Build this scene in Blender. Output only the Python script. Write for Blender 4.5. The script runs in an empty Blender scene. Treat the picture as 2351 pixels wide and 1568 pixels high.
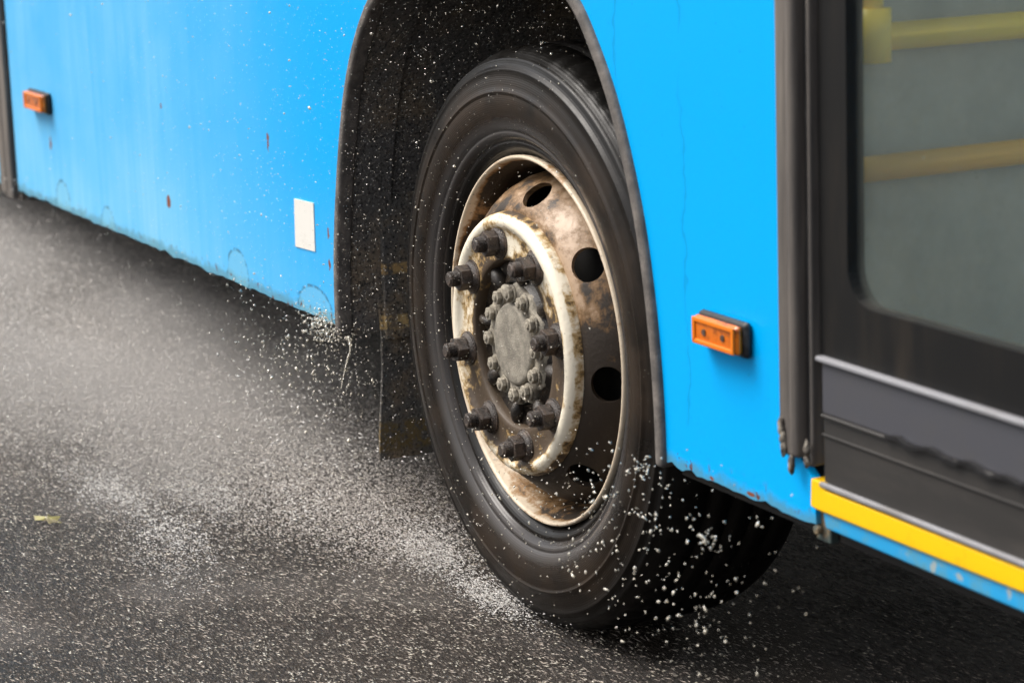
import bpy, bmesh, math, random
import numpy as np
from mathutils import Vector, Matrix
from mathutils.geometry import tessellate_polygon
random.seed(7); rng = np.random.default_rng(7)
PI = math.pi
sc = bpy.context.scene

# ------------------------------------------------------------------ camera
cam = bpy.data.cameras.new('camera'); co = bpy.data.objects.new('camera', cam)
sc.collection.objects.link(co); sc.camera = co
cam.sensor_width = 36; cam.lens = 36*5770/2351
cam.clip_start = .05; cam.clip_end = 3000
MX = [[.45122479, -.17106659, .87586095], [.89171892, .1250549, -.43496969], [-.03512192, .97729089, .20897119]]
R3 = Matrix(MX)
co.matrix_world = Matrix.Translation((3.54004895, -1.73944598, 1.32159451)) @ R3.to_4x4()
cam.dof.use_dof = True; cam.dof.focus_distance = 4.12; cam.dof.aperture_fstop = 5.0
sc.render.resolution_x = 1024; sc.render.resolution_y = 682
sc.view_settings.view_transform = 'Standard'; sc.view_settings.look = 'None'
sc.view_settings.gamma = 1; sc.view_settings.use_curve_mapping = False
sc.view_settings.exposure = 0.8

# ------------------------------------------------------------------ world + sun (overcast daylight)
SUN_EL, SUN_AZ = math.radians(56), math.radians(-128)      # azimuth of the sun, from +X anticlockwise
w = bpy.data.worlds.new('World'); sc.world = w; w.use_nodes = True
nt = w.node_tree; nt.nodes.clear()
sky = nt.nodes.new('ShaderNodeTexSky'); sky.sky_type = 'NISHITA'; sky.sun_disc = False
sky.sun_elevation = SUN_EL; sky.sun_rotation = PI/2 - SUN_AZ
sky.air_density = 1; sky.dust_density = 6; sky.ozone_density = 1
hs = nt.nodes.new('ShaderNodeHueSaturation'); hs.inputs['Saturation'].default_value = .46
bg = nt.nodes.new('ShaderNodeBackground'); bg.inputs[1].default_value = .125
wo = nt.nodes.new('ShaderNodeOutputWorld')
nt.links.new(sky.outputs[0], hs.inputs['Color']); nt.links.new(hs.outputs[0], bg.inputs[0]); nt.links.new(bg.outputs[0], wo.inputs[0])
sl = bpy.data.lights.new('sun', 'SUN'); sl.energy = 1.5; sl.angle = math.radians(35); sl.color = (1, .96, .9)
so = bpy.data.objects.new('sun', sl); sc.collection.objects.link(so)
sd = Vector((math.cos(SUN_EL)*math.cos(SUN_AZ), math.cos(SUN_EL)*math.sin(SUN_AZ), math.sin(SUN_EL)))
so.rotation_euler = sd.to_track_quat('Z', 'Y').to_euler()

# ------------------------------------------------------------------ helpers
C = sc.collection
def link(o, parent=None):
    C.objects.link(o)
    if parent: o.parent = parent
    return o
def obj(name, me, mat, parent=None, smooth=False, bev=0, bseg=2, **props):
    if isinstance(me, bmesh.types.BMesh):
        m = bpy.data.meshes.new(name); bmesh.ops.recalc_face_normals(me, faces=me.faces); me.to_mesh(m); me.free(); me = m
    for mm in (mat if isinstance(mat, list) else [mat]): me.materials.append(mm)
    o = link(bpy.data.objects.new(name, me), parent)
    if smooth: me.polygons.foreach_set('use_smooth', [True]*len(me.polygons))
    if bev:
        b = o.modifiers.new('bevel', 'BEVEL'); b.width = bev; b.segments = bseg; b.limit_method = 'ANGLE'
        me.polygons.foreach_set('use_smooth', [True]*len(me.polygons))
        wn = o.modifiers.new('wn', 'WEIGHTED_NORMAL'); wn.keep_sharp = True
    for k, v in props.items(): o[k] = v
    return o
def empty(name, loc=(0, 0, 0), parent=None, **props):
    o = link(bpy.data.objects.new(name, None), parent); o.location = loc; o.empty_display_size = .1
    for k, v in props.items(): o[k] = v
    return o
def box(bm, a, b):
    x0, y0, z0 = a; x1, y1, z1 = b
    v = [bm.verts.new(p) for p in ((x0,y0,z0),(x1,y0,z0),(x1,y1,z0),(x0,y1,z0),(x0,y0,z1),(x1,y0,z1),(x1,y1,z1),(x0,y1,z1))]
    for f in ((0,3,2,1),(4,5,6,7),(0,1,5,4),(1,2,6,5),(2,3,7,6),(3,0,4,7)): bm.faces.new([v[i] for i in f])
    return v
def boxo(name, a, b, mat, parent=None, bev=0, **p):
    bm = bmesh.new(); box(bm, a, b); return obj(name, bm, mat, parent, bev=bev, **p)
def prism(bm, poly, y0, y1):
    """polygon in XZ extruded along Y"""
    a = [bm.verts.new((x, y0, z)) for x, z in poly]; b = [bm.verts.new((x, y1, z)) for x, z in poly]
    n = len(poly)
    for i in range(n): bm.faces.new((a[i], b[i], b[(i+1) % n], a[(i+1) % n]))
    for i, j, k in tessellate_polygon([[Vector((x, z, 0)) for x, z in poly]]):
        bm.faces.new((a[i], a[j], a[k])); bm.faces.new((b[k], b[j], b[i]))
def lathe(prof, n=192, closed=False, rfun=None):
    """profile [(r, y)] turned about the Y axis"""
    bm = bmesh.new(); rings = []
    for j, (r, y) in enumerate(prof):
        ring = []
        for i in range(n):
            t = 2*PI*i/n; rr = rfun(j, i, r) if rfun else r
            ring.append(bm.verts.new((rr*math.cos(t), y, rr*math.sin(t))))
        rings.append(ring)
    m = len(prof)
    for j in range(m if closed else m-1):
        a, b = rings[j], rings[(j+1) % m]
        for i in range(n): bm.faces.new((a[i], a[(i+1) % n], b[(i+1) % n], b[i]))
    return bm
def cyl(bm, c, axis, r, h, n=24, r2=None):
    ax = Vector(axis).normalized(); q = ax.to_track_quat('Z', 'Y').to_matrix().to_4x4()
    m = Matrix.Translation(Vector(c) + ax*h/2) @ q
    return bmesh.ops.create_cone(bm, cap_ends=True, segments=n, radius1=r, radius2=r if r2 is None else r2, depth=h, matrix=m)['verts']
def smooth_pts(pts, k=6):
    """Catmull-Rom through points"""
    out = []; P = [np.array(p, float) for p in pts]; n = len(P)
    for i in range(n-1):
        p0 = P[max(i-1, 0)]; p1 = P[i]; p2 = P[i+1]; p3 = P[min(i+2, n-1)]
        for j in range(k):
            t = j/k
            out.append(tuple(.5*((2*p1)+(p2-p0)*t+(2*p0-5*p1+4*p2-p3)*t*t+(3*p1-p0-3*p2+p3)*t**3)))
    out.append(tuple(P[-1])); return out

# ------------------------------------------------------------------ material helper
class M:
    def __init__(s, name, base=(.5,.5,.5), rough=.5, metal=0, spec=.5, coat=0):
        s.m = bpy.data.materials.new(name); s.m.use_nodes = True; s.t = s.m.node_tree
        s.b = s.t.nodes['Principled BSDF']
        s.b.inputs['Base Color'].default_value = (*base, 1); s.b.inputs['Roughness'].default_value = rough
        s.b.inputs['Metallic'].default_value = metal; s.b.inputs['Specular IOR Level'].default_value = spec
        s.b.inputs['Coat Weight'].default_value = coat; s.b.inputs['Coat Roughness'].default_value = .08
        s.co = s.n('ShaderNodeTexCoord').outputs['Object']
        s.col = None
    def n(s, t): return s.t.nodes.new(t)
    def l(s, a, b): s.t.links.new(a, b)
    def setv(s, sock, v):
        if isinstance(v, bpy.types.NodeSocket): s.l(v, sock)
        elif isinstance(v, tuple): sock.default_value = (*v, 1) if len(v) == 3 and len(sock.default_value) == 4 else v
        else: sock.default_value = v
    def mp(s, scale=(1,1,1), rot=(0,0,0), loc=(0,0,0), src=None):
        a = s.n('ShaderNodeMapping'); s.l(src or s.co, a.inputs[0])
        a.inputs['Scale'].default_value = scale; a.inputs['Rotation'].default_value = rot; a.inputs['Location'].default_value = loc
        return a.outputs[0]
    def noise(s, scale, detail=4, rough=.55, vec=None, dist=0):
        a = s.n('ShaderNodeTexNoise'); s.l(vec or s.co, a.inputs['Vector'])
        a.inputs['Scale'].default_value = scale; a.inputs['Detail'].default_value = detail; a.inputs['Roughness'].default_value = rough
        a.inputs['Distortion'].default_value = dist; return a.outputs['Fac']
    def vor(s, scale, vec=None, feat='F1', out='Distance'):
        a = s.n('ShaderNodeTexVoronoi'); a.feature = feat; s.l(vec or s.co, a.inputs['Vector'])
        a.inputs['Scale'].default_value = scale; return a.outputs[out]
    def ramp(s, v, lo, hi, a=0., b=1.):
        r = s.n('ShaderNodeMapRange'); r.interpolation_type = 'SMOOTHSTEP'
        s.l(v, r.inputs[0]); r.inputs[1].default_value = lo; r.inputs[2].default_value = hi
        r.inputs[3].default_value = a; r.inputs[4].default_value = b; return r.outputs[0]
    def math(s, op, a, b=0.):
        r = s.n('ShaderNodeMath'); r.operation = op; s.setv(r.inputs[0], a); s.setv(r.inputs[1], b); return r.outputs[0]
    def xyz(s):
        r = s.n('ShaderNodeSeparateXYZ'); s.l(s.co, r.inputs[0]); return r.outputs
    def mix(s, f, a, b):
        r = s.n('ShaderNodeMix'); r.data_type = 'RGBA'; s.setv(r.inputs[0], f); s.setv(r.inputs[6], a); s.setv(r.inputs[7], b); return r.outputs[2]
    def base(s, c): s.setv(s.b.inputs['Base Color'], c); return s
    def rough(s, v): s.setv(s.b.inputs['Roughness'], v); return s
    def bump(s, h, strength=.3, dist=.002):
        r = s.n('ShaderNodeBump'); s.setv(r.inputs['Height'], h); r.inputs['Strength'].default_value = strength; r.inputs['Distance'].default_value = dist
        s.l(r.outputs[0], s.b.inputs['Normal']); return s

# blue paint of the body
BLUE = (.0, .405, .90)
RINGS = [(-1.20, .405, .06, .055), (-.79, .402, .085, .045), (-2.40, .40, .06, .06), (-2.05, .39, .05, .05)]
CHIPS = [(-1.605, .508, .014, .015), (-1.617, .714, .006, .007), (-.99, .70, .005, .02), (-2.475, .545, .008, .018), (-.708, .56, .005, .012), (-.71, .50, .004, .012), (.645, .398, .007, .003), (.745, .399, .009, .003)]
p = M('blue_paint', BLUE, .3, spec=.16)
X, Y, Z = p.xyz()
streak = p.noise(1, 4, .6, p.mp((38, 1, 1.6)))
fine = p.noise(160, 3, .6)
cloud = p.noise(3.2, 4, .6)
grad = p.math('MULTIPLY', p.ramp(X, -.62, -1.75), p.ramp(p.math('ADD', cloud, p.math('MULTIPLY', fine, .35)), .45, .95, .55, 1.05))
low = p.math('MULTIPLY', p.ramp(Z, .75, .36), p.ramp(X, 0, -.8))
film = p.math('ADD', p.math('MULTIPLY', grad, .50), p.math('MULTIPLY', low, .22))
film = p.math('MULTIPLY', film, p.ramp(streak, .2, .8, .75, 1.2))
c = p.mix(film, BLUE, (.28, .60, .76))
c = p.mix(p.ramp(p.noise(9, 3, .6, p.mp((3.2, 1, .55))), .68, .80, 0, .22), c, (.0, .22, .62))
c = p.mix(p.math('MULTIPLY', p.ramp(p.vor(42), .11, .05, 0, .5), p.ramp(p.noise(6, 3), .45, .6)), c, (.0, .22, .55))
for rx_, zt in ((.585, 1.2), (.40, 1.3)):   # narrow water runs
    lx = p.math('ABSOLUTE', p.math('SUBTRACT', X, p.math('ADD', p.math('MULTIPLY', p.math('SUBTRACT', p.noise(5, 4, .7), .5), .10), rx_)))
    c = p.mix(p.math('MULTIPLY', p.ramp(lx, .0045, .0015, 0, .38), p.ramp(p.noise(9, 3, .6, p.mp((1, 1, .8))), .40, .55)), c, (.0, .20, .48))                      # small grime spots
edge = p.ramp(p.math('ADD', Z, p.math('MULTIPLY', p.noise(26, 4, .7), .045)), .437, .418)  # dirty chipped lower edge
c = p.mix(p.math('MULTIPLY', edge, .7), c, (.10, .25, .30))
wob = p.noise(55, 3, .7); wx = p.math('ADD', X, p.math('MULTIPLY', p.math('SUBTRACT', wob, .5), .03))
def ell(cx_, cz_, rx, rz_):
    a = p.math('DIVIDE', p.math('SUBTRACT', wx, cx_), rx); b_ = p.math('DIVIDE', p.math('SUBTRACT', Z, cz_), rz_)
    return p.math('SQRT', p.math('ADD', p.math('MULTIPLY', a, a), p.math('MULTIPLY', b_, b_)))
for cx_, cz_, rx, rz_ in RINGS:                                    # scraped outlines of old repairs
    e_ = ell(cx_, cz_, rx, rz_)
    c = p.mix(p.ramp(e_, 1., .96, 0, .35), c, (.22, .50, .60))
    c = p.mix(p.math('MULTIPLY', p.ramp(p.math('ABSOLUTE', p.math('SUBTRACT', e_, 1.)), .09, .03), p.ramp(wob, .42, .56, 0, .6)), c, (.03, .05, .06))
for cx_, cz_, rx, rz_ in CHIPS: c = p.mix(p.ramp(ell(cx_, cz_, rx, rz_), 1.1, .8), c, (.22, .07, .03))
rust = p.math('MULTIPLY', p.ramp(p.noise(48, 3, .7), .60, .64), p.ramp(Z, .43, .395))
c = p.mix(rust, c, (.13, .045, .02))
p.base(c).rough(p.ramp(film, 0, .6, .28, .6)); bead = p.math('MULTIPLY', p.ramp(p.vor(75), .16, .04), p.ramp(p.noise(12, 3), .45, .6)); p.bump(p.math('ADD', p.noise(1.3, 2), p.math('ADD', p.math('MULTIPLY', fine, .02), p.math('MULTIPLY', bead, .06))), .22, .02)
PAINT = p.m
p = M('weathered_blue_sill', (.03, .32, .58), .45)
c = p.mix(p.ramp(p.noise(14, 5, .7), .45, .7), (.02, .36, .72), (.12, .33, .42)); c = p.mix(p.ramp(p.noise(40, 3), .62, .7), c, (.35, .42, .42)); p.base(c); SILL = p.m
p = M('yellow_paint', (.93, .50, .0), .4)
p.base(p.mix(p.ramp(p.noise(18, 5, .7), .55, .75, 0, .5), (.95, .56, .0), (.62, .26, .01))); YELLOW = p.m

def dusty(name, dark, dust, amt=(.45, .7), rough=.7, scale=14, bump=.3, speck=0, stretch=(1, 1, 1), spec=.5, dr=None):
    p = M(name, dark, rough, spec=spec)
    f = p.ramp(p.noise(scale, 6, .65, p.mp(stretch)), amt[0], amt[1])
    c = p.mix(f, dark, dust)
    if speck: c = p.mix(p.ramp(p.vor(speck), .16, .08, 0, .8), c, (.30, .28, .25))
    p.base(c); p.bump(p.noise(scale*9, 4, .7), bump, .002)
    if dr: p.rough(p.ramp(p.noise(scale*.7, 4), .35, .65, *dr))
    return p.m
TRIM = dusty('dusty_rubber', (.095, .086, .078), (.24, .21, .185), (.35, .75), .75, 30, .8)
DTRIM = dusty('door_rubber', (.075, .066, .06), (.19, .165, .14), (.3, .75), .6, 8, .15, stretch=(5, 5, .35))
FRAME = dusty('black_door_frame', (.008, .008, .008), (.022, .018, .014), (.45, .75), .5, 6, .05, stretch=(3, 3, .5), spec=.25)
SKIRT = dusty('grey_door_panel', (.066, .067, .078), (.075, .072, .072), (.45, .8), .5, 7, .1)
SKIRT2 = dusty('dark_door_rubber', (.026, .024, .022), (.055, .048, .042), (.45, .8), .6, 7, .15, stretch=(.5, 1, 2.5))
ALU = dusty('dull_aluminium', (.27, .27, .285), (.17, .16, .15), (.45, .8), .45, 9, .1)
UNDER = dusty('dark_underbody', (.012, .011, .010), (.035, .027, .018), (.5, .75), .8, 7, .4)
LINER = dusty('muddy_arch_liner', (.013, .0115, .010), (.045, .034, .022), (.42, .75), .55, 7, .9, speck=0, dr=(.3, .7))
# wet sparkle on the liner: coarse bumpy texture with grit, pale specks painting in the glints
p = M('wet_gritty_glint_painted_liner', (.012, .011, .01), .35)
c = p.mix(p.ramp(p.noise(6, 6, .7), .42, .7), (.20, .185, .17), (.40, .30, .20))
c = p.mix(p.ramp(p.noise(170, 4, .8), .5, .62), c, (.035, .032, .029))
g = p.ramp(p.vor(125), .26, .12); c = p.mix(p.math('MULTIPLY', g, p.ramp(p.noise(70, 3), .44, .54)), c, (.80, .77, .72))
p.base(c); p.bump(p.math('ADD', p.noise(190, 5, .75), p.noise(60, 3, .7)), 1.0, .006); GRIT = p.m
p = M('mud_flap_rubber', (.01, .01, .01), .4)
Xc, Yc, Zc = p.xyz()
c = p.mix(p.ramp(p.noise(7, 6, .7), .45, .7), (.15, .14, .125), (.36, .26, .155))
c = p.mix(p.ramp(p.noise(170, 4, .8), .5, .62), c, (.010, .0095, .009))
for zc, h, col in ((.492, .012, (.62, .40, .16)), (.392, .016, (.75, .52, .22)), (.17, .035, (.22, .15, .05))):
    band = p.math('MULTIPLY', p.ramp(p.math('ABSOLUTE', p.math('SUBTRACT', Zc, zc)), h, h*.6), p.ramp(p.noise(48, 5, .8), .44, .53))
    c = p.mix(p.math('MULTIPLY', band, p.ramp(Yc, .24, .20)), c, col)
g = p.ramp(p.vor(125), .24, .12); c = p.mix(p.math('MULTIPLY', g, p.ramp(p.noise(60, 3), .46, .56)), c, (.75, .70, .62))  # pale specks paint wet glints here too
p.base(c); p.bump(p.noise(170, 5, .75), .9, .005); FLAP = p.m

def radial(p):
    x, y, z = p.xyz(); return p.math('SQRT', p.math('ADD', p.math('MULTIPLY', x, x), p.math('MULTIPLY', z, z)))
# tyre
p = M('wet_tyre_rubber', (.014, .0135, .013), .32, spec=.28)
r = radial(p)
nz = p.noise(9, 5, .65)
mud = p.math('MULTIPLY', p.ramp(r, .455, .40), p.ramp(r, .31, .34)); mud = p.math('MULTIPLY', mud, p.ramp(nz, .3, .75, .1, .9))
c = p.mix(mud, (.005, .0045, .004), (.034, .0215, .0125))
c = p.mix(p.ramp(p.math('ABSOLUTE', p.math('SUBTRACT', r, .343)), .024, .004, 0, .65), c, (.085, .08, .078))  # pale grey ring paints the wet highlight along the bead
c = p.mix(p.math('MULTIPLY', p.ramp(p.vor(120), .12, .06), p.ramp(p.noise(30, 2), .52, .6, 0, .8)), c, (.3, .28, .24))
rr = p.ramp(p.math('ABSOLUTE', p.math('SUBTRACT', r, .345)), .03, .012)
p.base(c).rough(p.math('SUBTRACT', p.ramp(nz, .3, .7, .26, .48), p.math('MULTIPLY', rr, .2))); p.bump(p.math('ADD', p.noise(240, 3, .7), p.math('MULTIPLY', p.math('SINE', p.math('MULTIPLY', r, 1900)), .25)), .12, .002); TYRE = p.m
# wheel steel: painted cream, coated with brake dust and rust coloured mud, smeared round the axle; rim barrel also carries painted shade
def wheel_mat(name, paint, m1, m2, lo, hi, scale=9, rough=.38, extra=None):
    p = M(name, paint, rough); x, y, z = p.xyz(); r = radial(p)
    ang = p.math('ARCTAN2', z, x)
    cmb = p.n('ShaderNodeCombineXYZ'); p.setv(cmb.inputs[0], p.math('MULTIPLY', r, 8.)); p.setv(cmb.inputs[1], p.math('MULTIPLY', p.math('SINE', ang), .7)); p.setv(cmb.inputs[2], p.math('MULTIPLY', p.math('COSINE', ang), .7))
    sm = p.noise(3.2, 6, .68, cmb.outputs[0]); n1 = p.noise(scale, 6, .7); n2 = p.noise(scale*4, 4, .7)
    v = p.math('ADD', p.math('MULTIPLY', sm, .5), p.math('ADD', p.math('MULTIPLY', n1, .35), p.math('MULTIPLY', n2, .15)))
    if extra: v = p.math('ADD', v, extra(p, r, x, z))
    c = p.mix(p.ramp(v, lo, lo+.09), paint, m1); c = p.mix(p.ramp(v, (lo+hi)/2, hi), c, m2)
    c = p.mix(p.ramp(p.noise(70, 4, .8), .60, .72, 0, .6), c, (.07, .055, .04))
    p.base(c).rough(p.ramp(v, .35, .6, rough, .6)); p.bump(p.math('ADD', n2, p.noise(120, 3)), .25, .003); return p.m
def face_extra(p, r, x, z):     # greasy around the studs, cleaner on the rolled rim
    e = p.ramp(r, .202, .188, -.055, .035)
    e = p.math('ADD', e, p.ramp(r, .156, .138, 0, .09)); e = p.math('ADD', e, p.ramp(r, .2145, .2185, 0, .09))
    return p.math('ADD', e, p.ramp(z, .05, -.20, 0, .07))
DISC = wheel_mat('mud_smeared_cream_disc', (.86, .78, .62), (.44, .28, .10), (.07, .046, .026), .455, .575, extra=face_extra)
CONE = wheel_mat('brown_stained_wheel_bowl', (.42, .29, .185), (.19, .105, .04), (.03, .02, .012), .42, .56, scale=7, extra=lambda p, r, x, z: p.math('ADD', p.ramp(z, .14, -.08, -.04, .20), p.ramp(x, .05, -.06, 0, .06)))  # mask set darker towards the bottom and left of the bowl
RIM = wheel_mat('stained_shade_painted_rim', (.70, .58, .43), (.36, .20, .08), (.040, .026, .015), .47, .62, extra=lambda p, r, x, z: p.math('ADD', p.ramp(r, .296, .302, .03, -.04), p.math('MULTIPLY', p.math('ADD', p.ramp(z, -.20, -.08, .01, .16), p.ramp(x, -.06, .10, 0, .12)), p.ramp(r, .302, .297))))  # stains plus painted shade: barrel dark above, pale at the sky-lit bottom left
NUT = dusty('greasy_nut_steel', (.030, .020, .014), (.12, .082, .058), (.42, .68), .3, 60, .9, spec=.7, dr=(.2, .5))
HUB = dusty('caked_hub_grey', (.15, .13, .10), (.36, .32, .25), (.38, .55), .6, 42, 1.0)
HUBP = dusty('smooth_mud_grey_cap', (.20, .18, .145), (.34, .305, .245), (.38, .62), .7, 34, 1.0)
HUBD = dusty('greasy_dark_hub', (.022, .018, .015), (.10, .075, .05), (.42, .72), .3, 17, .9, dr=(.15, .5))
WHITE = dusty('reflective_white_sticker', (.80, .78, .72), (.66, .63, .56), (.55, .8), .45, 20, .1, speck=0)
p = M('amber_lens', (.78, .21, .012), .2, coat=.5)
c = p.mix(p.ramp(p.noise(30, 5, .75), .48, .66), (.72, .17, .008), (.30, .065, .006)); c = p.mix(p.ramp(p.vor(55), .12, .05, 0, .8), c, (.10, .03, .01)); p.base(c)
p.b.inputs['Subsurface Weight'].default_value = .15; p.b.inputs['Subsurface Radius'].default_value = (.01, .004, .001); LENS = p.m
LENSR = M('amber_lens_rim', (.80, .20, .012), .22).m
BLACK = dusty('black_plastic', (.012, .012, .013), (.05, .05, .05), (.5, .8), .4, 25, .2)
MPIP = dusty('partition_laminate', (.30, .335, .295), (.42, .465, .40), (.35, .7), .6, 5, .05)
RAIL = M('yellow_rail', (1, .74, .02), .35).m; RAIL2 = M('ochre_rail', (.95, .52, .05), .4).m
CABIN = M('pale_cabin_lining', (.72, .73, .70), .6).m
SEATM = M('dark_blue_cloth', (.03, .05, .12), .9).m
# glass with road film
def glass(name, col, film, fcol):
    p = M(name, col, .06); p.t.nodes.remove(p.b)
    tr = p.n('ShaderNodeBsdfTransparent'); tr.inputs[0].default_value = (*col, 1)
    gl = p.n('ShaderNodeBsdfGlossy'); gl.inputs['Roughness'].default_value = .06; gl.inputs['Color'].default_value = (.8, .85, .85, 1)
    df = p.n('ShaderNodeBsdfDiffuse'); p.setv(df.inputs[0], fcol)
    fr = p.n('ShaderNodeFresnel'); ge = p.n('ShaderNodeNewGeometry')
    p.l(p.ramp(ge.outputs['Backfacing'], 0, 1, 1.45, 1/1.45), fr.inputs[0])
    a = p.n('ShaderNodeMixShader'); p.l(fr.outputs[0], a.inputs[0]); p.l(tr.outputs[0], a.inputs[1]); p.l(gl.outputs[0], a.inputs[2])
    b = p.n('ShaderNodeMixShader')
    f = p.math('MULTIPLY', p.ramp(p.noise(5, 5, .65, p.mp((1.6, 1, .9))), .3, .75, .75, 1.2), film)
    f = p.math('ADD', f, p.ramp(p.vor(45, p.mp((.6, 1, 1))), .09, .03, 0, .25))
    p.l(f, b.inputs[0]); p.l(a.outputs[0], b.inputs[1]); p.l(df.outputs[0], b.inputs[2])
    p.l(b.outputs[0], p.t.nodes['Material Output'].inputs[0]); return p.m
DGLASS = glass('filmed_door_glass', (.96, .98, .97), .085, (.34, .37, .325))
WGLASS = glass('side_glass', (.92, .94, .93), .03, (.3, .3, .3))

# ------------------------------------------------------------------ ground
p = M('wet_asphalt', (.03, .028, .026), .3, spec=.36)
st = p.mp((.62, 2.6, 1), (0, 0, math.radians(-14)))
nn = p.noise(4, 5, .6); nb = p.noise(1.3, 4, .6); nn2 = p.noise(90, 4, .8, st)
def cells(sc_):
    v = p.n('ShaderNodeTexVoronoi'); p.l(st, v.inputs['Vector']); v.inputs['Scale'].default_value = sc_
    q = p.n('ShaderNodeSeparateColor'); p.l(v.outputs['Color'], q.inputs[0]); return v.outputs['Distance'], q.outputs
d1, c1 = cells(105); d2, c2 = cells(210)
c = p.mix(p.ramp(nb, .35, .65), (.010, .0075, .0055), (.026, .018, .013))
c = p.mix(p.math('MULTIPLY', p.ramp(c1[0], .45, .95, 0, .8), p.ramp(d1, .55, .2)), c, (.15, .12, .10))
c = p.mix(p.math('MULTIPLY', p.ramp(c2[1], .80, .95), p.ramp(d2, .5, .2)), c, (.36, .31, .26))
pud = p.ramp(p.noise(1.9, 3, .5, p.mp((1, 1, 1), (0, 0, 0), (3.3, 1.2, 0))), .50, .60)
p.base(c); dry = p.math('SUBTRACT', 1., p.math('MULTIPLY', pud, .6)); p.rough(p.math('MULTIPLY', p.math('ADD', p.ramp(nn, .35, .65, .08, .18), p.math('MULTIPLY', c1[2], .26)), dry))
p.bump(p.math('MULTIPLY', dry, p.math('ADD', p.math('MULTIPLY', nn2, 1.2), p.math('ADD', p.math('MULTIPLY', d1, -1.0), p.math('MULTIPLY', d2, -.5)))), 1.0, .008)
ROAD = p.m
bm = bmesh.new(); bmesh.ops.create_grid(bm, x_segments=8, y_segments=8, size=1200); road = obj('road', bm, ROAD, kind='structure', label='wet dark asphalt road under the bus')

# ------------------------------------------------------------------ the bus
bus = empty('bus', (0, 0, 0), label='blue city bus driving through water, seen at its muddy front wheel', category='bus')
# outline of the wheel arch (outer edge of the rubber lip), traced on the side of the bus
arch_o = smooth_pts([(-.680,.385),(-.679,.44),(-.672,.52),(-.653,.62),(-.622,.735),(-.583,.84),(-.529,.929),(-.455,1.005),(-.34,1.075),(-.19,1.117),(-.03,1.132),(.12,1.116),(.22,1.085),(.298,1.04),(.353,.98),(.402,.909),(.441,.828),(.474,.738),(.496,.645),(.510,.556),(.518,.464),(.520,.385)], 5)
def offset(path, d):
    out = []; n = len(path)
    for i in range(n):
        a = np.array(path[max(i-1, 0)]); b = np.array(path[min(i+1, n-1)]); t = (b-a)/np.linalg.norm(b-a)
        out.append((path[i][0]+t[1]*d, path[i][1]-t[0]*d))
    return out
arch_i = offset(arch_o, .036)
BELT = 1.27
rz = lambda s: (rng.random()-.5)*s
# lower edge with small chips and dents
def lower(x0, x1, n, z):
    return [(x0+(x1-x0)*i/n, z+rz(.003)+.004*math.sin(i*1.7)*(rng.random() > .7)) for i in range(n+1)]
poly = [(-2.795, BELT), (-2.80, .383)] + lower(-2.79, -.695, 70, .390)
poly += arch_o[1:-1] + lower(.522, .88, 26, .394) + [(.905, .396), (.899, .455), (.868, .476), (.834, .478), (.834, BELT)]
bm = bmesh.new(); prism(bm, poly, 0, .012); obj('side_panel', bm, PAINT, bus, bev=.0022)
# rear part of the side, behind the left seam
boxo('side_panel', (-9.0, 0, .385), (-2.96, .012, BELT), PAINT, bus, bev=.003)
# seam with rubber profiles between the two side panels
bm = bmesh.new(); box(bm, (-2.965, .004, .36), (-2.795, .05, 2.35)); box(bm, (-2.95, -.006, .37), (-2.90, .004, 2.34)); box(bm, (-2.87, -.012, .365), (-2.815, .004, 2.34))
obj('seam_profile', bm, DTRIM, bus, bev=.003)
# rubber arch lip
def strip(name, outer, inner, y0, y1, mat, parent, bev=.004, ywave=0):
    bm = bmesh.new(); n = len(outer); V = []
    for (a, b) in zip(outer, inner):
        V.append([bm.verts.new((a[0], y0, a[1])), bm.verts.new((b[0], y0, b[1])), bm.verts.new((b[0], y1, b[1])), bm.verts.new((a[0], y1, a[1]))])
    for i in range(n-1):
        for k in range(4): bm.faces.new((V[i][k], V[i][(k+1) % 4], V[i+1][(k+1) % 4], V[i+1][k]))
    bm.faces.new(V[0][::-1]); bm.faces.new(V[-1])
    return obj(name, bm, mat, parent, bev=bev)
lip_path = [(arch_o[0][0], .372)] + arch_o[1:-1] + [(arch_o[-1][0], .385)]
strip('arch_lip', offset(lip_path, -.001), offset(lip_path, .020), -.009, .022, TRIM, bus, .006)
strip('arch_lip', offset(lip_path, .006), offset(lip_path, .016), .022, .10, GRIT, bus, .004)
# wheel well liner: sheet following the arch inwards, with an inner wall
wl = offset(lip_path, .004)
bm = bmesh.new(); rows = []
ys = [.05, .12, .2, .3, .42, .55, .68]
for x, z in wl: rows.append([bm.verts.new((x, y, z)) for y in ys])
for i in range(len(wl)-1):
    for k in range(len(ys)-1): bm.faces.new((rows[i][k], rows[i+1][k], rows[i+1][k+1], rows[i][k+1]))
liner = obj('arch_liner', bm, GRIT, bus, smooth=True)
md = liner.modifiers.new('s', 'SOLIDIFY'); md.thickness = .006; md.offset = -1
bm = bmesh.new(); prism(bm, [(x, z) for x, z in wl], .68, .69); obj('well_wall', bm, GRIT, bus)
# vertical liner board behind the tyre, mud flap below it
boxo('liner_board', (-.655, .078, .36), (-.640, .45, .86), FLAP, bus, bev=.003)
bm = bmesh.new()
N = 14
rows = []
for i in range(N+1):
    t = i/N; z = .44 - t*.315; x = -.648 - .018*t*t
    rows.append([bm.verts.new((x+dx, .068+.004*math.sin(5*t)+yy, z+(.006*yy if i == N else 0))) for dx, yy in ((0, 0), (-.008, 0), (-.008, .36), (0, .36))])
for i in range(N):
    for k in range(4): bm.faces.new((rows[i][k], rows[i][(k+1) % 4], rows[i+1][(k+1) % 4], rows[i+1][k]))
bm.faces.new(rows[0]); bm.faces.new(rows[-1][::-1]); obj('mud_flap', bm, FLAP, bus, bev=.002)

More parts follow.
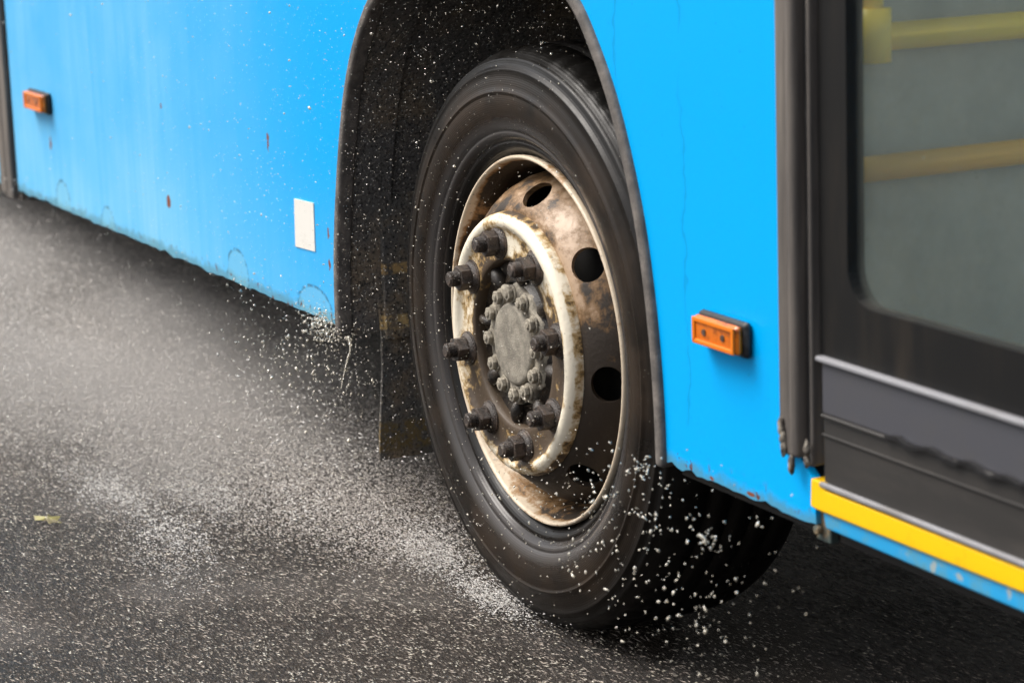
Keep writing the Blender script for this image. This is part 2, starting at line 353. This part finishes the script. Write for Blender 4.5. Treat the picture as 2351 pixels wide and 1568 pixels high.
# ---- front wheel
WY, WZ = .06, .472
def make_wheel(parent, loc, flip=1, full=True):
    wh = empty('wheel', loc, parent); RS = .978
    if flip < 0: wh.rotation_euler = (0, 0, PI)
    side = [(.296,.022),(.300,.010),(.306,.003),(.312,-.004),(.318,-.0095),(.323,-.010),(.325,-.0085),(.327,-.0105),(.331,-.016),(.335,-.0195),(.340,-.021),(.3415,-.0195),(.343,-.0215),(.350,-.025),(.360,-.0285),(.372,-.0315),(.385,-.033),(.398,-.0325),(.4015,-.0315),(.403,-.0335),(.406,-.0335),(.408,-.0312),(.416,-.0300),(.426,-.0275),(.436,-.0243),(.4385,-.0255),(.441,-.0248),(.4425,-.0215),(.451,-.0165),(.4545,-.0165),(.457,-.0150),(.4585,-.0105),(.4615,-.006),(.466,.000),(.4705,.008),(.474,.020),
            (.4755,.034),(.476,.052),(.464,.054),(.464,.062),(.4765,.064),(.477,.095),(.465,.097),(.465,.105),(.477,.107),(.477,.138),(.465,.140),(.465,.148),(.4765,.150),(.476,.181),(.464,.183),(.464,.191),(.475,.193),(.474,.215),(.466,.235),(.45,.25),(.41,.262),(.36,.26),(.31,.235),(.296,.22)]
    n = 288
    def rf(j, i, r):
        y = side[j][1]
        if .004 < y < .05 and j < 44: return r - (.0055 if (i % 4) == 0 else 0)*(1 if y > .01 else .6)
        if r > .47 and y > .06: return r - (.002 if (i+int(y*100)) % 5 == 0 else 0)
        return r
    bm = lathe(side, n, rfun=rf)
    for v in bm.verts:                                            # flattened contact patch
        zf = -loc[2]+.002
        if v.co.z < zf+.012: v.co.y -= (.006 if v.co.y < .1 else -.006)*(zf+.012-v.co.z)/.012
        if v.co.z < zf: v.co.z = zf
    bmesh.ops.recalc_face_normals(bm, faces=bm.faces)
    obj('tyre', bm, TYRE, wh, smooth=True)
    rim = [(.3065,.012),(.3085,.003),(.3085,-.003),(.3060,-.0065),(.3025,-.0055),(.3005,.000),(.2985,.010),(.2935,.017),(.2895,.026),(.2870,.042),(.2850,.085),(.272,.10),(.262,.12),(.262,.17),(.285,.20),(.302,.225),(.306,.226)]
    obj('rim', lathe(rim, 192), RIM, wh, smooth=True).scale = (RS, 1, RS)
    if not full: 
        obj('wheel_disc', lathe([(.284,.08),(.26,.03),(.22,-.02),(.20,-.04),(.12,-.036),(.02,-.036)], 96), DISC, wh, smooth=True); return wh
    # dished bowl with eight hand holes cut through
    cone = [(.2825,.082),(.279,.068),(.274,.040),(.262,.014),(.247,-.006),(.232,-.020),(.223,-.026),(.2185,-.026),(.2205,-.018),(.230,-.011),(.242,.002),(.256,.022),(.267,.048),(.273,.074),(.2785,.086)]
    cut = bmesh.new()
    for k in range(8):
        a = math.radians(-6+45*k); nrm = Vector((math.cos(a)*.60, -.80, math.sin(a)*.60)).normalized()
        c0 = Vector((.2505*math.cos(a), -.002, .2505*math.sin(a)))
        vs = cyl(cut, c0-nrm*.06, nrm, .0265, .12, 24)
        tang = Vector((-math.sin(a), 0, math.cos(a)))
        for v in vs: d = (v.co-c0).dot(tang); v.co += tang*d*.12
    me = bpy.data.meshes.new('cut'); cut.to_mesh(me); cut.free(); cuto = bpy.data.objects.new('cut', me); C.objects.link(cuto)
    bowl = obj('wheel_bowl', lathe(cone, 160, closed=True), CONE, wh)
    b = bowl.modifiers.new('b', 'BOOLEAN'); b.object = cuto; b.operation = 'DIFFERENCE'; b.solver = 'EXACT'
    bpy.context.view_layer.update()
    # evaluate in local space: the cutter must follow the wheel
    cuto.parent = wh; bpy.context.view_layer.update()
    dg = bpy.context.evaluated_depsgraph_get(); nm = bpy.data.meshes.new_from_object(bowl.evaluated_get(dg))
    bowl.modifiers.clear(); bowl.data = nm; nm.polygons.foreach_set('use_smooth', [True]*len(nm.polygons))
    bowl.modifiers.new('e', 'EDGE_SPLIT').split_angle = math.radians(40)
    bpy.data.objects.remove(cuto); bowl.scale = (RS, 1, RS)
    # disc face with rolled rim
    face = [(.2185,-.020),(.2195,-.030),(.2175,-.040),(.212,-.0475),(.205,-.0505),(.198,-.0495),(.1925,-.0455),(.189,-.0425),(.184,-.0410),(.172,-.0405),(.150,-.0405),(.1415,-.041),(.139,-.039),(.1375,-.030),(.137,.02)]
    obj('wheel_disc', lathe(face, 160), DISC, wh, smooth=True).scale = (RS, 1, RS)
    obj('brake_drum', lathe([(.272,.16),(.272,.10),(.225,.095),(.215,.05),(.10,.05)], 96), UNDER, wh, smooth=True)
    # hub: dark greasy flange with ribs, ring casting, cap
    bm = lathe([(.1365,.02),(.1365,-.020),(.133,-.024),(.118,-.018),(.106,-.022),(.100,-.030)], 96)
    for k in range(8):
        a = math.radians(-10+45*k+rz(6)); r0 = .118
        m = Matrix.Translation((r0*math.cos(a), -.026, r0*math.sin(a))) @ Matrix.Rotation(-a, 4, 'Y') @ Matrix.Diagonal((.022, .014, .013+rz(.006), 1))
        bmesh.ops.create_icosphere(bm, subdivisions=2, radius=1, matrix=m)
    obj('hub_flange', bm, HUBD, wh, smooth=True)
    n = 120
    def sc_(j, i, r):
        t = 2*PI*i/n
        return r + (.0045*math.cos(12*t+.4) if j < 3 else 0)
    bm = lathe([(.099,.0),(.0985,-.038),(.096,-.046),(.088,-.050),(.078,-.050),(.0685,-.0495),(.0672,-.044)], n, rfun=sc_)
    obj('hub_ring', bm, HUB, wh, smooth=True).location.y = .014
    bm = lathe([(.0670,-.040),(.0668,-.054),(.0645,-.0575),(.060,-.0585),(.045,-.0588),(.03,-.0587),(.0001,-.059)], n, rfun=lambda j, i, r: r*(1+.006*math.sin(2*PI*i/n*3+j)))
    obj('hub_cap', bm, HUBP, wh, smooth=True).location.y = .016
    # twelve studs round the cap
    bb = bmesh.new()
    cyl(bb, (0, 0, 0), (0, -1, 0), .0145, .004, 20); cyl(bb, (0, -.004, 0), (0, -1, 0), .0118, .009, 6); cyl(bb, (0, -.013, 0), (0, -1, 0), .0065, .003, 12, .005)
    bme = bpy.data.meshes.new('hub_bolt'); bmesh.ops.recalc_face_normals(bb, faces=bb.faces); bb.to_mesh(bme); bb.free(); bme.materials.append(HUB)
    for k in range(12):
        a = 2*PI*k/12+.03; o = link(bpy.data.objects.new('hub_bolt', bme), wh); o.location = (.0825*math.cos(a), -.035, .0825*math.sin(a)); o.rotation_euler = (0, rng.random()*3, 0)
        bv = o.modifiers.new('b', 'BEVEL'); bv.width = .0018; bv.segments = 2
    # eight wheel nuts: flange washer, hexagon, threaded stud end
    bb = bmesh.new()
    cyl(bb, (0, 0, 0), (0, -1, 0), .0285, .0045, 40); cyl(bb, (0, -.0045, 0), (0, -1, 0), .0265, .006, 40, .0215)
    cyl(bb, (0, -.0105, 0), (0, -1, 0), .0212, .019, 6)
    for q in range(6): cyl(bb, (0, -.0295-q*.0024, 0), (0, -1, 0), .0134, .0012, 24, .0120); cyl(bb, (0, -.0307-q*.0024, 0), (0, -1, 0), .0120, .0012, 24, .0134)
    cyl(bb, (0, -.0439, 0), (0, -1, 0), .0112, .003, 24, .009)
    nme = bpy.data.meshes.new('wheel_nut'); bmesh.ops.recalc_face_normals(bb, faces=bb.faces); bb.to_mesh(nme); bb.free(); nme.materials.append(NUT)
    for k in range(8):
        a = math.radians(12+45*k); o = link(bpy.data.objects.new('wheel_nut', nme), wh)
        o.location = (.1655*math.cos(a), -.0395, .1655*math.sin(a)); o.rotation_euler = (0, rng.random()*3, 0)
        bv = o.modifiers.new('b', 'BEVEL'); bv.width = .0011; bv.segments = 2; bv.limit_method = 'ANGLE'
    return wh
make_wheel(bus, (0, WY, WZ))
make_wheel(bus, (0, 2.50-WY, WZ), -1, False)
boxo('axle_beam', (-.06, .30, .34), (.06, 2.2, .46), UNDER, bus, bev=.01)

# ---- marker lamps
def marker(x0, x1, z0, z1, out=.0):
    e = empty('marker_lamp', ((x0+x1)/2, 0, (z0+z1)/2), bus)
    w, h = (x1-x0)/2, (z1-z0)/2
    bm = bmesh.new(); box(bm, (-w-.004, -.0135, -h-.004), (w+.004, 0, h+.004)); obj('housing', bm, BLACK, e, bev=.007)
    bm = bmesh.new(); v = box(bm, (-w, -.025, -h), (w, -.0125, h))
    for q in v:
        if q.co.y < -.02: q.co.x *= .97; q.co.z *= .93
    obj('lens', bm, LENS, e, bev=.006)
    strip('lens_rim', [(a*w*.93, b*h*.88) for a, b in ((-1,-1),(-1,1),(1,1),(1,-1),(-1,-1))], [(a*w*.80, b*h*.55) for a, b in ((-1,-1),(-1,1),(1,1),(1,-1),(-1,-1))], -.0275, -.024, LENSR, e, .0015)
    for k in (-1, 1):
        bm = bmesh.new(); cyl(bm, (k*w*.42, -.0252, 0), (0, -1, 0), .0045, .0015, 16); obj('screw', bm, NUT, e)
marker(.640, .755, .592, .634); marker(-2.60, -2.44, .622, .668)
# white reflector sticker
bm = bmesh.new(); prism(bm, [(-.866,.605),(-.770,.608),(-.774,.516),(-.872,.512)], -.0018, .001); obj('reflector_sticker', bm, WHITE, bus)

# ---- door opening: rubber profiles, door leaf, sill
def post(name, x0, x1, y0, y1, z0, z1, mat, bev=.004, parent=bus): return boxo(name, (x0, y0, z0), (x1, y1, z1), mat, parent, bev)
post('door_seal', .836, .866, -.012, .03, .478, 2.32, DTRIM, .005)
post('door_seal', .866, .886, -.017, .03, .480, 2.32, DTRIM, .007)
post('door_seal', .889, .899, -.002, .03, .470, 2.32, BLACK, .003)
post('door_seal', .902, .909, -.007, .03, .474, 2.32, DTRIM, .003)
# torn pale ends of the seal
TORN = dusty('pale_torn_rubber', (.30, .27, .22), (.06, .05, .04), (.4, .6), .8, 60)
for (x, z, s) in ((.846,.515,.010),(.849,.500,.008),(.851,.486,.007),(.906,.500,.007),(.906,.482,.006),(.870,.470,.009)):
    bm = bmesh.new(); m = Matrix.Translation((x, -.014, z)) @ Matrix.Diagonal((s*.7, .004, s*1.5, 1)); bmesh.ops.create_icosphere(bm, subdivisions=2, radius=1, matrix=m)
    for v in bm.verts: v.co += Vector((rz(.004), rz(.002), rz(.005)))
    obj('torn_rubber', bm, TORN, bus, smooth=True)
door = empty('door', (.913, .01, .45), bus)
def dbox(name, a, b, mat, bev=.002): return boxo(name, tuple(a[i]-(.913, .01, .45)[i] for i in range(3)), tuple(b[i]-(.913, .01, .45)[i] for i in range(3)), mat, door, bev)
# frame as one piece with rounded window opening
x0, x1, z0, z1 = .913, 1.75, .619, 2.30
def rrect(x0, x1, z0, z1, r, n=8):
    out = []
    for cx, cz, a0 in ((x1-r, z1-r, 0), (x0+r, z1-r, 90), (x0+r, z0+r, 180), (x1-r, z0+r, 270)):
        for i in range(n+1): a = math.radians(a0+90*i/n); out.append((cx+r*math.cos(a), cz+r*math.sin(a)))
    return out
def frame(name, ox0, ox1, oz0, oz1, ix0, ix1, iz0, iz1, r, y0, y1, mat, parent, off):
    bm = bmesh.new(); inn = rrect(ix0, ix1, iz0, iz1, r); cx, cz = (ix0+ix1)/2, (iz0+iz1)/2
    out = []
    cors = ((ox1, oz1), (ox0, oz1), (ox0, oz0), (ox1, oz0))
    for q in range(4):
        for i in range(9):
            out.append(cors[q])
    V = []
    for (a, b), (c_, d) in zip(inn, out):
        V.append([(a-off[0], y-off[1], b-off[2]) for y in (y0, y1)] + [(c_-off[0], y-off[1], d-off[2]) for y in (y0, y1)])
    n = len(V); W = [[bm.verts.new(p_) for p_ in v] for v in V]
    for i in range(n):
        j = (i+1) % n
        for k in ((0, 2), (3, 1), (1, 0), (2, 3)):
            bm.faces.new((W[i][k[0]], W[i][k[1]], W[j][k[1]], W[j][k[0]]))
    bmesh.ops.remove_doubles(bm, verts=bm.verts, dist=1e-5); bmesh.ops.dissolve_degenerate(bm, edges=bm.edges, dist=1e-6)
    return obj(name, bm, mat, parent)
D0 = (.913, .01, .45)
frame('door_frame', .913, 1.75, .6225, 2.30, 0.974, 1.70, .697, 2.22, .05, .004, .030, FRAME, door, D0)
dbox('glass', (.962, .018, .69), (1.71, .024, 2.23), DGLASS, 0)
dbox('trim_strip', (.914, -.006, .6145), (1.75, .02, .6215), ALU, .002)
dbox('panel', (.920, .000, .5465), (1.75, .025, .6135), SKIRT, .003)
dbox('lower_panel', (.924, -.002, .450), (1.75, .020, .5445), SKIRT2, .006)
dbox('rib', (.926, -.007, .5435), (1.75, .0, .5485), SKIRT2, .002)
dbox('rib', (.926, -.005, .5195), (1.75, -.0015, .5225), SKIRT2, .001)
dbox('rib', (.926, -.010, .452), (1.75, -.0025, .459), ALU, .002)
# black crack running along the panel joint
bm = bmesh.new(); prev = None
pts = [(1.07+.27*t, .5475+.003*math.sin(t*23)+rz(.003)) for t in np.linspace(0, 1, 22)]
up_ = [(x, z+.0022+abs(rz(.003))) for x, z in pts]; dn = [(x, z-.0022) for x, z in pts]
prism(bm, [(x-D0[0], z-D0[2]) for x, z in up_+dn[::-1]], -.0195, -.012); obj('crack', bm, BLACK, door)
# yellow step edge, blue sill below
bm = bmesh.new(); prism(bm, [(.905,.4585),(.935,.4585),(.937,.449),(1.75,.449),(1.75,.424),(.915,.419),(.903,.421)], -.008, .30); obj('step_edge', bm, YELLOW, bus, bev=.002)
bm = bmesh.new(); prism(bm, [(.924,.4175),(1.75,.4205),(1.75,.395),(.930,.396)], -.003, .20); obj('sill', bm, SILL, bus, bev=.003)
boxo('sill_gap', (.915, .002, .4165), (1.75, .12, .425), BLACK, bus)
# rusty bracket under the corner
bm = bmesh.new(); box(bm, (.893, .008, .372), (.926, .045, .418)); box(bm, (.875, .02, .376), (.932, .05, .386)); cyl(bm, (.905, .006, .388), (0, -1, 0), .007, .008, 6)
obj('rusty_bracket', bm, dusty('rusty_bracket', (.05, .075, .07), (.22, .16, .09), (.42, .6), .7, 50, .6), bus, bev=.002)

# ---- rest of the body
boxo('chassis_light_block', (-8.8, 1.15, .16), (-.6, 1.9, .399), UNDER, bus, .02); boxo('chassis_light_block', (.6, 1.15, .16), (2.3, 1.9, .374), UNDER, bus, .02)  # unseen dark boxes added to keep light off the road under the bus
boxo('bumper_light_block', (2.38, .02, .20), (2.44, 2.48, .379), BLACK, bus, .01); boxo('skirt_light_block', (.55, 2.44, .20), (2.37, 2.475, .384), BLACK, bus)  # unseen low pieces added to stop light leaking in beneath the bus
side_roof = .0
bm = bmesh.new(); box(bm, (-9, 2.48, .385), (2.4, 2.50, BELT)); obj('far_side_panel', bm, PAINT, bus)
boxo('front_panel', (2.4, 0, .38), (2.42, 2.5, 1.05), PAINT, bus, .01); boxo('rear_panel', (-9.02, 0, .38), (-9, 2.5, 1.5), PAINT, bus, .01)
bm = bmesh.new(); box(bm, (1.76, 0, .385), (2.4, .02, BELT)); obj('side_panel', bm, PAINT, bus, bev=.003)
bm = bmesh.new(); box(bm, (-9.02, 0, 2.35), (2.42, 2.5, 2.95)); obj('roof', bm, PAINT, bus, bev=.12, bseg=5)
boxo('windscreen', (2.40, .05, 1.05), (2.41, 2.45, 2.35), WGLASS, bus); boxo('rear_window', (-9.01, .05, 1.5), (-9.0, 2.45, 2.35), WGLASS, bus)
for x in (-9.0, -7.5, -6.0, -4.5, -2.95, -1.45, -.02):
    nx = {-9.0: -7.5, -7.5: -6.0, -6.0: -4.5, -4.5: -2.95, -2.95: -1.45, -1.45: -.02, -.02: .836}[x]
    boxo('window', (x+.04, .006, BELT+.03), (nx-.04, .012, 2.33), WGLASS, bus)
    boxo('window', (x+.04, 2.485, BELT+.03), (nx-.04, 2.491, 2.33), WGLASS, bus)
    for y in (.002, 2.482): boxo('window_post', (x-.04, y, BELT+.001), (x+.04, y+.016, 2.349), FRAME, bus, .003)
boxo('window', (.84, 2.485, BELT+.03), (2.36, 2.491, 2.33), WGLASS, bus); boxo('window', (1.80, .006, BELT+.03), (2.36, .012, 2.33), WGLASS, bus)
# floor, underbody (open over the wheels), interior
bm = bmesh.new(); box(bm, (-9, .02, .40), (-.70, 2.48, .44)); box(bm, (-.70, .70, .40), (.53, 1.80, .44)); box(bm, (.53, .02, .375), (2.4, 2.48, .415))
obj('floor', bm, UNDER, bus)
boxo('floor_covering', (-8.9, .72, .441), (2.3, 1.78, .448), CABIN, bus); boxo('ceiling', (-8.9, .06, 2.30), (2.3, 2.44, 2.34), CABIN, bus)
bm = bmesh.new(); box(bm, (-.70, .70, .44), (.53, .71, 1.16)); box(bm, (-.70, .02, 1.15), (.53, .71, 1.17)); obj('wheel_box', bm, MPIP, bus)
boxo('partition', (.782, .13, .42), (.790, 1.15, 1.42), MPIP, bus)
bm = bmesh.new(); cyl(bm, (.81, .10, 1.006), (0, 1, 0), .0185, 1.0, 20); obj('handrail', bm, RAIL, bus, smooth=True)
bm = bmesh.new(); cyl(bm, (.81, .10, .834), (0, 1, 0), .0175, 1.0, 20); obj('handrail', bm, RAIL2, bus, smooth=True)
bm = bmesh.new(); cyl(bm, (.81, .155, .985), (0, 0, 1), .0165, 1.3, 20); cyl(bm, (.81, .155, .975), (0, 0, 1), .027, .07, 20); obj('grab_pole', bm, RAIL, bus, smooth=True)
for sx in (-5.5, -4.5, -3.5, -2.2):
    for sy in (.35, 1.9):
        bm = bmesh.new(); box(bm, (sx, sy-.2, .85), (sx+.42, sy+.25, .93)); box(bm, (sx-.08, sy-.2, .93), (sx, sy+.25, 1.5)); box(bm, (sx+.1, sy-.1, .44), (sx+.3, sy+.1, .85)); obj('seat', bm, SEATM, bus, bev=.02)

# ------------------------------------------------------------------ fallen leaf on the road
bm = bmesh.new(); lf = []
out = [(-.045,0),(-.03,.010),(-.022,.022),(-.012,.014),(0,.024),(.008,.013),(.024,.018),(.022,.006),(.042,.002),(.024,-.006),(.020,-.016),(.006,-.010),(-.006,-.020),(-.014,-.010),(-.03,-.012)]
cv = bm.verts.new((0, 0, .010))
vv = [bm.verts.new((x, y, .005+rz(.012))) for x, y in out]
for i in range(len(vv)): bm.faces.new((cv, vv[i], vv[(i+1) % len(vv)]))
p = M('yellow_leaf', (.42, .36, .08), .5); p.base(p.mix(p.ramp(p.noise(60, 4), .45, .6), (.27, .24, .06), (.13, .10, .03)))
leaf = obj('leaf', bm, p.m, label='small yellow-green leaf lying on the wet road at far left', category='leaf'); leaf.location = (-1.045, -.474, .004); leaf.rotation_euler = (0, 0, .5); leaf.scale = (.85, .85, .85)
sm = leaf.modifiers.new('s', 'SOLIDIFY'); sm.thickness = .0008

# ------------------------------------------------------------------ water thrown up by the wheel
def drops(name, pos, size, elong, dirv, mat, label, shape='octa', jitter=.5, parent=None):
    """many small drops in one mesh: pos (n,3), size radius (n,), elong (n,), dirv (n,3)"""
    if shape == 'tetra':
        bv = np.array([(1,0,-.3),(-.4,.9,-.3),(-.4,-.9,-.3),(0,0,1)], float); bf = np.array([(0,2,1),(0,1,3),(1,2,3),(2,0,3)])
    elif shape == 'octa':
        bv = np.array([(1,0,0),(-1,0,0),(0,1,0),(0,-1,0),(0,0,1),(0,0,-1)], float)
        bf = np.array([(0,2,4),(2,1,4),(1,3,4),(3,0,4),(2,0,5),(1,2,5),(3,1,5),(0,3,5)])
    else:
        b = bmesh.new(); bmesh.ops.create_icosphere(b, subdivisions=shape, radius=1)
        bv = np.array([v.co[:] for v in b.verts]); bf = np.array([[v.index for v in f.verts] for f in b.faces]); b.free()
    n = len(pos); d = dirv/np.linalg.norm(dirv, axis=1)[:, None]
    up = np.tile((0., 0, 1.), (n, 1)); a = np.cross(d, up); a /= np.linalg.norm(a, axis=1)[:, None]+1e-9; b2 = np.cross(a, d)
    k = bv[None]*(1+jitter*(rng.random((n, len(bv), 1))-.5))
    V = (k[:, :, 0:1]*d[:, None]*elong[:, None, None] + k[:, :, 1:2]*a[:, None] + k[:, :, 2:3]*b2[:, None])*size[:, None, None] + pos[:, None]
    V[:, :, 2] = np.maximum(V[:, :, 2], .0012)
    F = bf[None] + (np.arange(n)*len(bv))[:, None, None]
    me = bpy.data.meshes.new(name); V = V.reshape(-1, 3); F = F.reshape(-1, 3)
    me.vertices.add(len(V)); me.vertices.foreach_set('co', V.ravel())
    me.loops.add(F.size); me.loops.foreach_set('vertex_index', F.ravel().astype(np.int32))
    me.polygons.add(len(F)); me.polygons.foreach_set('loop_start', np.arange(0, F.size, 3, dtype=np.int32)); me.update(calc_edges=True)
    me.polygons.foreach_set('use_smooth', np.ones(len(F), bool))
    o = obj(name, me, mat, parent, kind='stuff', label=label); return o
p = M('muddy_water_drop', (.80, .74, .61), .12, spec=.5); p.b.inputs['Transmission Weight'].default_value = .42; p.b.inputs['IOR'].default_value = 1.33; DROP = p.m
p = M('fine_muddy_spray', (.66, .61, .56), .4)
MIST = p.m
GLINT = M('muddy_splash_glint', (.44, .38, .32), .3).m
def dirs(n, base=(-1, -.15, .1), s=.35): return np.array(base)[None]+rng.normal(0, s, (n, 3))
# fine plume thrown back behind the front tyre
n = 330000
t = rng.random(n)**.75*7.0
x = -.36 - t
wy = .07+.12*t; wz = .025+.045*t
y = .02 - .03*t + rng.normal(0, 1, n)*wy
z = np.abs(.01 + .02*t + rng.normal(0, 1, n)*wz)
keep = ~((y > -.012) & (z > .375)); x, y, z, t = x[keep], y[keep], z[keep], t[keep]; n = len(x)
drops('spray_mist', np.c_[x, y, z], (.0005+.0006*rng.random(n)**2)*(1+.28*t), 2+3*rng.random(n), dirs(n, (-1, -.4, .03), .15), MIST, 'fine brown-grey spray drifting low behind the front wheel', shape='tetra')
# medium drops over the whole wet area beside the bus
n = 45000
x = .5 - rng.random(n)**.8*5.5; y = rng.normal(-.25, .45, n); z = np.abs(rng.normal(0, .09, n))*np.clip(-x, .1, 1)
keep = ~((y > -.012) & (z > .375)) & ~((x > -.5) & (z > .03)); x, y, z = x[keep], y[keep], z[keep]; n = len(x)
drops('spray_drops', np.c_[x, y, z], .0006+.0008*rng.random(n)**3, 2+3*rng.random(n), dirs(n, (-1, -.45, .0), .22), DROP, 'flying muddy water drops over the road beside the bus')
# drops over the whole wet surface, pale slivers doubling as painted glints
n = 130000
x = rng.uniform(-4.5, 2.2, n); y = rng.uniform(-1.1, 1.6, n); z = .001+.006*rng.random(n)
k = rng.random(n) < np.where((y > 0) & (x > -.3), .45, 1.); x, y, z = x[k], y[k], z[k]; n = len(x)
drops('glint_drops', np.c_[x, y, z], .00042+.0006*rng.random(n)**3, 5+9*rng.random(n), dirs(n, (-1, -.33, 0), .12), GLINT, 'pale slivers drawn as wet glints, and small drops on the asphalt', shape='tetra')
# road splashes close to the ground around the tyre and in the foreground
def cluster(c, s, n, r0, r1, name=None):
    return np.c_[rng.normal(c[0], s[0], n), rng.normal(c[1], s[1], n), np.abs(rng.normal(c[2], s[2], n))], r0+(r1-r0)*rng.random(n)**3
P, S = [], []
for c, s, n, r0, r1 in (
    ((-1.15,-.31,.01),(.10,.03,.012),700,.0008,.0026), ((-.80,-.31,.01),(.10,.03,.012),600,.0008,.0026), ((-1.0,-.16,.01),(.10,.035,.015),600,.0008,.0026),
    ((-.62,-.38,.005),(.10,.03,.008),300,.0008,.002), ((-.36,.03,.02),(.07,.03,.03),900,.0007,.0022), ((-.12,.025,.01),(.07,.015,.012),900,.0007,.002),
    ((-.95,.0,.16),(.28,.06,.05),260,.001,.003), ((-.75,-.05,.06),(.2,.05,.04),300,.001,.003)):
    a, b = cluster(c, s, n, r0, r1); P.append(a); S.append(b)
P = np.vstack(P); S = np.concatenate(S); P = np.repeat(P, 3, 0)+rng.normal(0, .019, (3*len(P), 3))*(1.3, .8, .35); S = np.repeat(S, 3)*.55; n = len(P)
drops('foam_splashes', P, S, 2+2.5*rng.random(n), dirs(n, (-1, -.4, .05), .3), M('white_foam', (.78, .75, .71), .4).m, 'white foamy splashes bouncing off the road behind the tyre', jitter=.8)
P, S = [], []
# froth torn off the lower corner of the panel
a, b = cluster((-.71,-.01,.385),(.045,.02,.02), 420, .0008, .0032); P.append(a); S.append(b)
a, b = cluster((-.84,-.04,.32),(.14,.03,.05), 260, .001, .0038); P.append(a); S.append(b)
a, b = cluster((-.66,0,.30),(.03,.03,.05), 160, .0008, .003); P.append(a); S.append(b)
# drops in front of the tyre and the dark gap ahead of it
a, b = cluster((.50,-.10,.27),(.07,.03,.06), 150, .001, 0.0030); P.append(a); S.append(b)
a, b = cluster((.60,-.10,.38),(.07,.03,.03), 60, .0015, 0.0032); P.append(a); S.append(b)
a, b = cluster((.78,-.10,.33),(.10,.03,.06), 110, .001, 0.0029); P.append(a); S.append(b)
a, b = cluster((.80,-.12,.26),(.06,.03,.03), 70, .001, 0.0032); P.append(a); S.append(b)
a, b = cluster((.28,-.08,.33),(.10,.02,.05), 130, .0008, 0.0020); P.append(a); S.append(b)
a, b = cluster((.05,-.08,.20),(.13,.02,.08), 160, .0008, 0.0019); P.append(a); S.append(b)
def ligament(pts, r0, r1, n, where):
    q = smooth_pts(pts, max(2, n//len(pts))); q = np.array(q); q += rng.normal(0, r0*.12, q.shape)
    drops('water_thread', q, np.linspace(r0, r1, len(q))*(.8+.3*rng.random(len(q))), np.full(len(q), 1.2), dirs(len(q)), DROP, 'twisted thread of muddy water '+where, shape=2, jitter=.12)
ligament([(-.564,-.03,.392),(-.557,-.03,.373),(-.576,-.03,.345),(-.594,-.03,.318),(-.611,-.03,.288)], .0024, .0007, 120, 'dripping from the corner of the left blue panel')
for c_, s_ in (((.635,-.1,.425),(.016,.01,.006)), ((.803,-.1,.368),(.012,.01,.008)), ((-.70,-.02,.395),(.03,.015,.012))):
    a, b = cluster(c_, s_, 34, .0009, .0032); P.append(a); S.append(b)
P = np.vstack(P); S = np.concatenate(S); n = len(P)
drops('splash_drops', P, S*.78, 1+1.6*rng.random(n)**2, dirs(n, (-.3, 0, .6), .6), DROP, 'cream coloured splashes round the front wheel and the panel corner', shape=1, jitter=1.3)
# sparse tiny drops hanging in front of the tyre, arch and panel
n = 8500
x = rng.uniform(-2.6, .35, n); z = rng.uniform(.3, 1.15, n); y = rng.uniform(-.10, -.02, n)
k = (rng.random(n) < np.clip(1-np.abs(x+.55)/1.5, .12, 1)); x, y, z = x[k], y[k], z[k]; n = len(x)
drops('airborne_drops', np.c_[x, y, z], .0004+.0009*rng.random(n)**5+(rng.random(n) > .993)*.0016, 1+1.2*rng.random(n), dirs(n, s=.5), DROP, 'tiny pale drops flying past the wheel arch and blue panel', shape=1)

# specks of water flung up inside the arch behind the tyre
n = 6500
x = rng.uniform(-.67, .30, n); z = rng.uniform(.36, 1.12, n); y = rng.uniform(-.03, .30, n)
k = (np.hypot(x, z-.47) > .50) & (rng.random(n) < np.where(x > -.2, .5, 1)); x, y, z = x[k], y[k], z[k]; n = len(x)
drops('arch_drops', np.c_[x, y, z], .0005+.0009*rng.random(n)**4, 1+1.5*rng.random(n), dirs(n, (-.3, 0, 1), .6), DROP, 'tiny wet specks flung up inside the dark wheel arch', shape='octa')

# the finest part of the spray: a low bank of water mist trailing behind the wheel
p = M('water_mist'); p.t.nodes.remove(p.b)
pv = p.n('ShaderNodeVolumePrincipled'); pv.inputs['Color'].default_value = (.87, .835, .80, 1); pv.inputs['Anisotropy'].default_value = .2
X, Y, Z = p.xyz()
yc = p.math('ABSOLUTE', p.math('ADD', Y, .10))
d = p.math('MULTIPLY', p.ramp(X, -.35, -2.6), p.math('MULTIPLY', p.ramp(yc, .62, .02), p.ramp(Z, .40, .0)))
d = p.math('MULTIPLY', d, p.ramp(p.noise(3.2, 3, .6, p.mp((.6, 1, 1.6))), .36, .66, .1, 1.5))
p.setv(pv.inputs['Density'], p.math('MULTIPLY', d, 4.2)); p.l(pv.outputs[0], p.t.nodes['Material Output'].inputs['Volume'])
bm = bmesh.new(); box(bm, (-7.5, -.75, .003), (-.33, .6, .382)); o = obj('water_mist', bm, p.m, kind='stuff', label='pale bank of water mist hanging over the road behind the wheel')
p.m.cycles.volume_step_rate = 2.0
